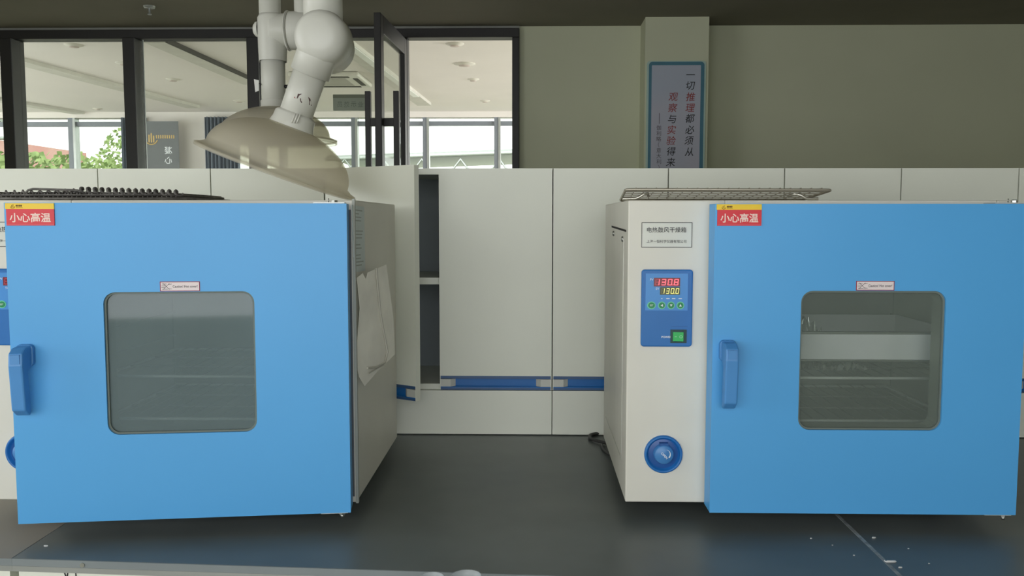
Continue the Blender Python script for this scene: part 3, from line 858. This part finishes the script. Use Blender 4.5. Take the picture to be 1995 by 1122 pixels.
# shelves, tray and foil inside the ovens
def wire_shelf(loc, label, wx=.455, wy=.36):
    t = thing('wire_shelf', label, 'shelf', loc, 'wire shelves inside the ovens')
    m = MB(); m.tube([(0, 0, 0), (wx, 0, 0), (wx, wy, 0), (0, wy, 0)], .003, 0, 8, closed=True); m.build('rim_wire', mat('pale_wire', (226, 230, 222), .35, metal=.1), t)
    m = MB()
    for k in range(1, 16):
        m.tube([(wx*k/16, 0, .003), (wx*k/16, wy, .003)], .0010, 0, 5)
    for k in (1, 2): m.tube([(0, wy*k/3, 0), (wx, wy*k/3, 0)], .002, 0, 6)
    m.build('cross_wires', STEEL, t)
    return t


LX = PX+.031+.025
for ox_, oy_, nm in ((.182, 1.652, 'right'), (-1.05, 1.637, 'left')):
    for z, w_ in ((.19, 'lower'), (.275, 'upper')):
        wire_shelf((ox_+.2025, oy_+.05, BT+z-.005), '%s wire shelf inside the %s oven, seen through its window' % (w_, nm))
tr = thing('metal_tray', 'bright steel tray behind the window of the right oven', 'tray', (.182+.2025, 1.652+.035, BT+.305))
m = MB(); m.box(0, .455, 0, .33, .0, .003); m.box(0, .455, 0, .003, 0, .056); m.box(0, .455, .327, .33, 0, .056); m.box(0, .003, 0, .33, 0, .056); m.box(.452, .455, 0, .33, 0, .056); m.build('pan', TRAYM, tr)
m = MB(); m.tube([(0, -.001, .056), (.455, -.001, .056)], .003, 0, 8); m.tube([(0, -.001, .002), (.455, -.001, .002)], .0025, 0, 8); m.build('rolled_rim', STEEL, tr)


def foil(loc, sx, sy, sz, label, seed):
    rnd = random.Random(seed); nx, ny = 18, 10; v = []
    for i in range(nx+1):
        for j in range(ny+1):
            v.append((sx*(i/nx-.5)+rnd.uniform(-.002, .002), sy*(j/ny-.5)+rnd.uniform(-.002, .002), sz*(.15+.85*rnd.random())*(1-.5*abs(2*i/nx-1))))
    m = MB(); m.add(v, [(i*(ny+1)+j, (i+1)*(ny+1)+j, (i+1)*(ny+1)+j+1, i*(ny+1)+j+1) for i in range(nx) for j in range(ny)])
    o = m.build('foil_sheet', FOIL, loc=loc); sd = o.modifiers.new('thick', 'SOLIDIFY'); sd.thickness = .0006
    tag(o, label, 'foil', 'crumpled foil inside the right oven')


foil((.182+.37, 1.652+.12, BT+.3085), .09, .06, .085, 'crumpled foil standing in the bright tray of the right oven', 3)
for k, (x, lb) in enumerate(((.285, 'leftmost crumpled foil strip on the upper shelf of the right oven'), (.375, 'middle crumpled foil strip on the upper shelf of the right oven'), (.455, 'rightmost crumpled foil strip on the upper shelf of the right oven'))):
    foil((.182+x, 1.652+.12, BT+.2748), .082, .07, .022, lb, 11+k)

# ================================================================== racks on top of the ovens
TZ = BT+OT
rk = thing('wire_rack', 'shiny steel wire rack tilted on top of the right oven', 'rack', (0, 0, 0))
F0, F1 = at(1219, 369, 1.685), at(1621, 370, 1.685)
B0 = Vector((F0.x+.006, 1.845, TZ+.0035)); B1 = Vector((F1.x-.012, 1.845, TZ+.0035))
rk.location = (F0.x, 1.685, TZ); o_ = rk.location.copy()
l = lambda p: Vector(p)-o_
m = MB()
c = []
cor = [F0, F1, B1, B0]
for i in range(4):
    a, b, d = cor[i-1], cor[i], cor[(i+1) % 4]
    for s in (.0, .25, .5, .75, 1.):
        u = b+(a-b).normalized()*.012*(1-s)*(1-s)+(d-b).normalized()*.012*s*s
        c.append(l(u))
m.tube(c, .0027, 0, 8, closed=True); m.build('rim_wire', WIRE, rk)
m = MB()
for k in range(1, 6):
    a = F0.lerp(B0, k/6); b = F1.lerp(B1, k/6); m.tube([l(a), l(b)], .0011, 0, 6)
m.build('long_wires', WIRE, rk)
m = MB()
for k in range(1, 20):
    a = F0.lerp(F1, k/20)+Vector((0, -.003, .0034)); b = B0.lerp(B1, k/20)+Vector((0, 0, .0022)); m.tube([l(a), l(b)], .0009, 0, 5)
m.build('cross_wires', WIRE, rk)
yy = 1.690
for pts in (((1213, 388.5), (1236, 388), (1245, 384), (1254, 378), (1262, 377)), ((1594, 388), (1574, 388), (1568, 385), (1560, 380), (1550, 378))):
    m = MB(); P = [at(px, py, yy) for px, py in pts]
    P = [Vector((p.x, 1.690, max(p.z, TZ+.0035))) for p in P]; P.append(Vector((P[-1].x+(.005 if pts[0][0] < 1400 else -.005), 1.72, P[-1].z-.003)))
    m.tube([l(p) for p in P], .0028, 0, 8); m.build('support_foot', mat('bright_wire', (214, 212, 200), .25, metal=.8), rk)

bk = thing('wire_rack', 'blackened wire rack stack with wavy edge lying on top of the left oven', 'rack', (-.85, 1.66, TZ))
x0, x1 = -.185, at(352, 388, 1.66).x+.85
m = MB(); m.tube([(x0, 0, .003), (x1+.008, 0, .003), (x1+.008, .3, .003), (x0, .3, .003)], .0028, 0, 6, closed=True)
for k in range(1, 40): m.tube([(x0+(x1-x0)*k/40, 0, .0065), (x0+(x1-x0)*k/40, .3, .0065)], .0012, 0, 5)
m.build('bottom_grid', BLACKWIRE, bk)
m = MB(); m.tube([(x0, .01, .0105), (x1-.02, .01, .0105), (x1-.02, .29, .0105), (x0, .29, .0105)], .0022, 0, 6, closed=True)
for k in range(1, 60): m.tube([(x0+(x1-.02-x0)*k/60, .008, .0135+.0015*math.sin(k*1.7)), (x0+(x1-.02-x0)*(k+.8)/60, .15, .0135), (x0+(x1-.02-x0)*k/60, .29, .0135)], .0016, 0, 5)
m.build('middle_grid', BLACKWIRE, bk)
xc0 = at(150, 375, 1.66).x+.85; xc1 = at(348, 380, 1.66).x+.85
N = 15*14; P = []
for k in range(N+1):
    u = k/N; a = 2*math.pi*15*u
    P.append((xc0+(xc1-xc0)*u+.003*math.cos(a), .012+.005*math.cos(a), .0195-.006*u+.0048*math.sin(a)))
m = MB(); m.tube(P, .0027, 0, 6)
P = []
for k in range(N+1):
    u = k/N; a = 2*math.pi*10*u
    P.append((x0+(xc0-x0)*u, .012+.005*math.cos(a), .0145+.004*u+.003*math.sin(a)))
m.tube(P, .0022, 0, 6); m.build('coiled_edge', BLACKWIRE, bk)
m = MB(); xa = at(50, 372, 1.66).x+.85; xb = at(150, 371, 1.66).x+.85
m.tube([(xa-.002, .005, .0150), (xa+.003, .004, .0195), (xa+.012, .004, .0215), (xa+.05, .004, .0205), (xb-.01, .004, .0195), (xb, .004, .0185), (xb+.004, .006, .016)], .0022, 0, 8); m.build('top_rod', BLACKWIRE, bk)

# ================================================================== fume extraction arms
def bez(p0, p1, p2, n=8): return [Vector(p0)*(1-t)**2+Vector(p1)*2*t*(1-t)+Vector(p2)*t*t for t in [k/n for k in range(n+1)]]


def dome(m, org, ax, R, H, rc):
    prof = [(R, -.004), (R*1.005, 0), (R*.95, .005), (R*.895, .012)]
    for k in range(1, 12):
        a = k/11*math.radians(74)
        prof.append((R*.895-(R*.895-rc)*(1-math.cos(a))/(1-math.cos(math.radians(74))), .012+(H-.012)*math.sin(a)/math.sin(math.radians(74))))
    m.lathe(prof, org, ax, 0, 64)


YA = 2.05
rim = at(539, 331, YA); col0 = at(577, 243, YA); axis = (col0-rim).normalized(); axis.y = 0; axis.normalize()
fa = thing('fume_extractor_arm', 'front white fume arm with a large cloudy dome hood above the left oven', 'fume arm', (rim.x, YA, rim.z))
o_ = fa.location.copy(); l = lambda p: Vector(p)-o_
R = .189; H = .107
tilt = Vector((math.sin(math.radians(20.5)), 0, math.cos(math.radians(20.5))))
m = MB(); dome(m, (0, 0, 0), tilt, R, H, .046)
hd_ = m.build('hood', HOOD, fa); sd = hd_.modifiers.new('thick', 'SOLIDIFY'); sd.thickness = .003
m = MB(); m.lathe([(R*.985, -.006), (R*1.012, -.006), (R*1.016, .001), (R*.985, .003)], (0, 0, 0), tilt, 0, 64); m.build('hood_rim', HOOD, fa)
c0 = tilt*H
elb = l(at(630, 76, YA-.02)); elb.y = -.03
lowdir = (elb-c0); lowdir.y = 0; lowdir.normalize()
m = MB(); m.lathe([(.050, -.006), (.0525, .0), (.0485, .012), (.0475, .026), (.0445, .030), (.038, .034)], c0, tilt, 0, 40)
for k in range(3):
    m.cyl(c0+tilt*.003+Vector((.012+k*.006, -.049, 0)), c0+tilt*.026+Vector((.012+k*.006, -.046, 0)), .0018, 0, 8)
m.build('collar', PVC, fa)
ctop = c0+tilt*.02
d1 = (elb+Vector((0, .03, 0))*0-ctop)
m = MB(); m.cyl(ctop, ctop+d1*.60, .0385, 0, 36); m.build('lower_tube', PVC, fa)
m = MB(); m.cyl(ctop+d1*.56, elb, .0455, 0, 36, cap=True); m.build('sleeve', PVC, fa)
m = MB(); m.lathe([(0, -.046), (.030, -.046), (.048, -.040), (.058, -.026), (.0615, -.008), (.0615, .045), (.058, .050)], elb, (0, 1, 0), 0, 48); m.build('elbow_joint', PVC, fa)
m = MB(); eb = elb+Vector((-.012, .10, 0)); m.lathe([(.058, -.046), (.0625, -.042), (.0625, -.036), (.060, -.034), (.060, .03), (.045, .05), (0, .052)], eb, (0, 1, 0), 0, 48); m.build('rear_joint', PVC, fa)
zt = 2.632-o_.z
m = MB(); m.cyl((elb.x-.014, eb.y-.03, elb.z+.02), (elb.x-.014, eb.y-.03, elb.z+.20), .0455, 0, 36); m.cyl((elb.x-.014, eb.y-.03, elb.z+.18), (elb.x-.014, eb.y-.03, zt), .0385, 0, 36); m.build('upper_tube', PVC, fa)
m = MB(); m.lathe([(.07, 0), (.07, -.02), (.04, -.03)], (elb.x-.014, eb.y-.03, zt), (0, 0, 1), 0, 32); m.build('ceiling_flange', PVC, fa)
# faded emblem printed on the lower tube
ax1 = d1.normalized()


def on_tube(px, py):
    p = l(at(px, py, YA)); v = p-ctop; t_ = v.dot(ax1); side_ = v-ax1*t_; s_ = side_.x/abs(ax1.z)
    s_ = max(-.037, min(.037, s_)); base = ctop+ax1*t_; nx = Vector((ax1.z, 0, -ax1.x))
    return base+nx*s_+Vector((0, -math.sqrt(max(0, .0391**2-s_*s_)), 0))


m = MB()
for mi, poly in ((0, [(591, 187), (599, 187), (594, 190), (590, 196), (588, 196)]), (0, [(595, 195), (594, 198), (595, 202), (597, 205), (598, 203), (596, 200), (596, 196)]), (0, [(609, 192), (612, 195), (613, 200), (613, 208), (609, 207), (610, 200)]), (1, [(583, 195), (585, 192), (586, 196)])):
    P = [on_tube(*p) for p in poly]; m.add(P, [tuple(range(len(P)))], mi)
m.build('faded_emblem', [mat('emblem_dark', (84, 62, 58), .6), mat('emblem_red', (168, 96, 92), .6)], fa)

YR = 3.0
ra = thing('fume_extractor_arm', 'rear white fume arm with knob joint, hood half hidden behind the front one', 'fume arm', at(535, 273, YR))
o_ = ra.location.copy()
K = YR/1700.
Rr = 118*K
m = MB(); dome(m, (0, 0, 0), ZD, Rr, 63*K, 24*K); h2 = m.build('hood', HOOD, ra); sd = h2.modifiers.new('thick', 'SOLIDIFY'); sd.thickness = .003
m = MB(); m.lathe([(Rr*.985, -.012), (Rr*1.012, -.012), (Rr*1.016, .001), (Rr*.985, .003)], (0, 0, 0), ZD, 0, 64); m.build('hood_rim', HOOD, ra)
zz = lambda py: l(at(535, py, YR)).z
m = MB(); m.lathe([(27*K, zz(211)), (27*K, zz(209)), (24.5*K, zz(208)), (24.5*K, zz(197)), (23*K, zz(195))], (0, 0, 0), ZD, 0, 36); m.build('collar', PVC, ra)
m = MB(); m.cyl((0, 0, zz(209)), (0, 0, zz(100)), 22.8*K, 0, 32); m.build('lower_tube', PVC, ra)
m = MB(); m.lathe([(26.0*K, zz(120)), (27.0*K, zz(98)), (28*K, zz(58)), (27.6*K, zz(36)), (24*K, zz(29)), (0, zz(28))], (0, 0, 0), ZD, 0, 36); m.build('sleeve', PVC, ra)
m = MB(); m.cyl((0, 0, zz(60)), (29*K, 0, zz(60)), 32*K, 0, 40); m.cyl((29*K, 0, zz(60)), (34*K, 0, zz(60)), 38*K, 0, 40); m.build('elbow_joint', PVC, ra, bevel=.006)
m = MB(); m.cyl((34*K, 0, zz(60)), (80*K, 0, zz(60)), 36*K, 0, 40); m.build('cross_joint', PVC, ra, bevel=.004)
m = MB(); m.lathe([(15*K, 0), (14*K, 5*K), (9*K, 9*K), (0, 10*K)], (-26.5*K, 0, zz(57)), (-1, 0, 0), 0, 24); m.build('knob', PVC, ra)
m = MB(); m.cyl((-4*K, 0, zz(50)), (-4*K, 0, 2.632-o_.z), 20.5*K, 0, 32); m.build('upper_tube', PVC, ra)
m = MB(); m.cyl((64*K, 0, zz(50)), (64*K, 0, 2.632-o_.z), 20.5*K, 0, 32); m.build('side_tube', PVC, ra)
m = MB(); m.prism([Vector((a*K, -.01, zz(b))) for a, b in ((-36, 155), (-27, 157), (-27, 177), (-34, 180))], (0, .004, 0)); m.build('damper_tag', mat('tag_white', (226, 226, 220), .5), ra)
m = MB(); m.tube([(-28*K, -.008, zz(164)), (-21*K, -.012, zz(164)), (-20*K, -.03, zz(169))], .0016, 0, 6); m.tube([(-26*K, 0, zz(122)), (-25.5*K, 0, zz(196))], .0016, 0, 6); m.build('tag_wire', BLACK, ra)
m = MB(); m.cyl((22*K, -.004, zz(169)), (28*K, -.004, zz(169)), 3.5*K, 0, 14); m.build('damper_screw', BLACK, ra)

# sprinkler on the ceiling
sp = thing('ceiling_sprinkler', 'tiny pale sprinkler on the dark ceiling above the third pane', 'sprinkler', Vector((*atz(291, 12, 2.632).xy, 2.632)))
MB().lathe([(0, -.012), (.03, -.012), (.034, 0)], (0, 0, 0), ZD, 0, 20).build('base_ring', ALU, sp)
MB().lathe([(0, -.05), (.012, -.05), (.012, -.045), (.006, -.043), (.006, -.012)], (0, 0, 0), ZD, 0, 14).build('nozzle', ALU, sp)

# ================================================================== small things
m = MB()
P = [(1199, 868), (1178, 862), (1160, 858), (1148, 853), (1150, 847), (1164, 844), (1182, 843), (1200, 846)]
pts = [atz(px, py, BT+.006) for px, py in P]
sm = []
for i in range(len(pts)-1):
    for k in range(5):
        a, b = pts[i], pts[i+1]; sm.append(a.lerp(b, k/5))
sm.append(pts[-1])
for _ in range(3):
    sm = [sm[0]]+[(sm[i-1]+sm[i]*2+sm[i+1])/4 for i in range(1, len(sm)-1)]+[sm[-1]]
m.tube(sm, .0045, 0, 10)
pts = [atz(px, py, BT+.0055) for px, py in ((1172, 866), (1176, 876), (1186, 884), (1200, 890))]
m.tube(pts, .004, 0, 10)
tag(m.build('power_cord', mat('cord_black', (58, 58, 56), .5)), 'black power cord looping on the bench behind the right oven', 'cord')

m = MB(); p = atz(1735, 1095, BT); q = Vector((p.x, p.y, BT+.0012))
m.tube([q+Vector((-.009, .003, 0)), q+Vector((-.008, -.002, 0)), q+Vector((.007, -.0015, 0)), q+Vector((.009, 0, 0)), q+Vector((.009, .0025, 0)), q+Vector((-.006, .002, 0))], .0011, 0, 6)
tag(m.build('plastic_clip', mat('clip_white', (232, 234, 232), .5)), 'small white bent plastic clip on the worktop joint at lower right', 'clip')
CR = mat('crumb_white', (206, 208, 204), .8)
for px, py, s, lb in ((1702, 1048, .0035, 'largest white crumb right of the worktop joint'), (1580, 1049, .002, 'pale crumb on the bench left of the joint, in front of the right oven'), (1664, 1082, .0016, 'tiny crumb left of the white clip'), (1754, 1106, .003, 'pale crumb just right of the white clip'), (1770, 1069, .0018, 'tiny crumb above and right of the white clip'), (1810, 1098, .0016, 'tiny crumb furthest right of the white clip'), (1622, 1062, .0014, 'tiny crumb between joint and leftmost crumb'), (89, 1064, .0032, 'pale crumb at the left end of the bench')):
    p = atz(px, py, BT); v = [(random.uniform(-1, 1)*s*1.4, random.uniform(-.6, .6)*s, 0) for _ in range(5)]
    m = MB(); n = 7
    v = [(s*1.3*math.cos(2*math.pi*k/n)*random.uniform(.6, 1), s*.7*math.sin(2*math.pi*k/n)*random.uniform(.6, 1), 0) for k in range(n)]
    m.prism(v, (0, 0, s*.6)); tag(m.build('crumb', CR, loc=(p.x, p.y, BT)), lb, 'crumb', 'white crumbs on the worktop')

# clear plastic cups on a low trolley just in front of the bench
tz = .70
tt = thing('lab_trolley', 'low trolley in front of the bench under the clear cups', 'trolley', (-.1, 1.17, 0))
MB().box(-.22, .22, -.12, .12, tz-.02, tz).build('tray_top', CABWHITE, tt, bevel=.004)
for sx in (-.2, .2):
    for sy in (-.1, .1):
        MB().cyl((sx, sy, 0), (sx, sy, tz-.02), .012, 0, 12).build('leg', ALU, tt)


def cup(px, py, r, Y, label):
    p = at(px, py, Y); H_ = p.z-tz
    m = MB(); m.lathe([(0, .002), (r*.72, .002), (r*.74, .006), (r*.9, H_-.010), (r*.92, H_-.004), (r*1.0, H_-.003), (r*1.01, H_), (r*.90, H_), (r*.86, H_-.006), (r*.70, .008), (0, .006)], (0, 0, 0), ZD, 0, 40)
    o = m.build('plastic_cup', CLEAR, loc=(p.x, Y, tz)); tag(o, label, 'cup', 'clear plastic cups at the bottom edge')


cup(842, 1123, .0175, 1.23, 'left clear plastic cup rim below the bench edge')
cup(909, 1121, .022, 1.225, 'right clear plastic cup, slightly larger, below the bench edge')
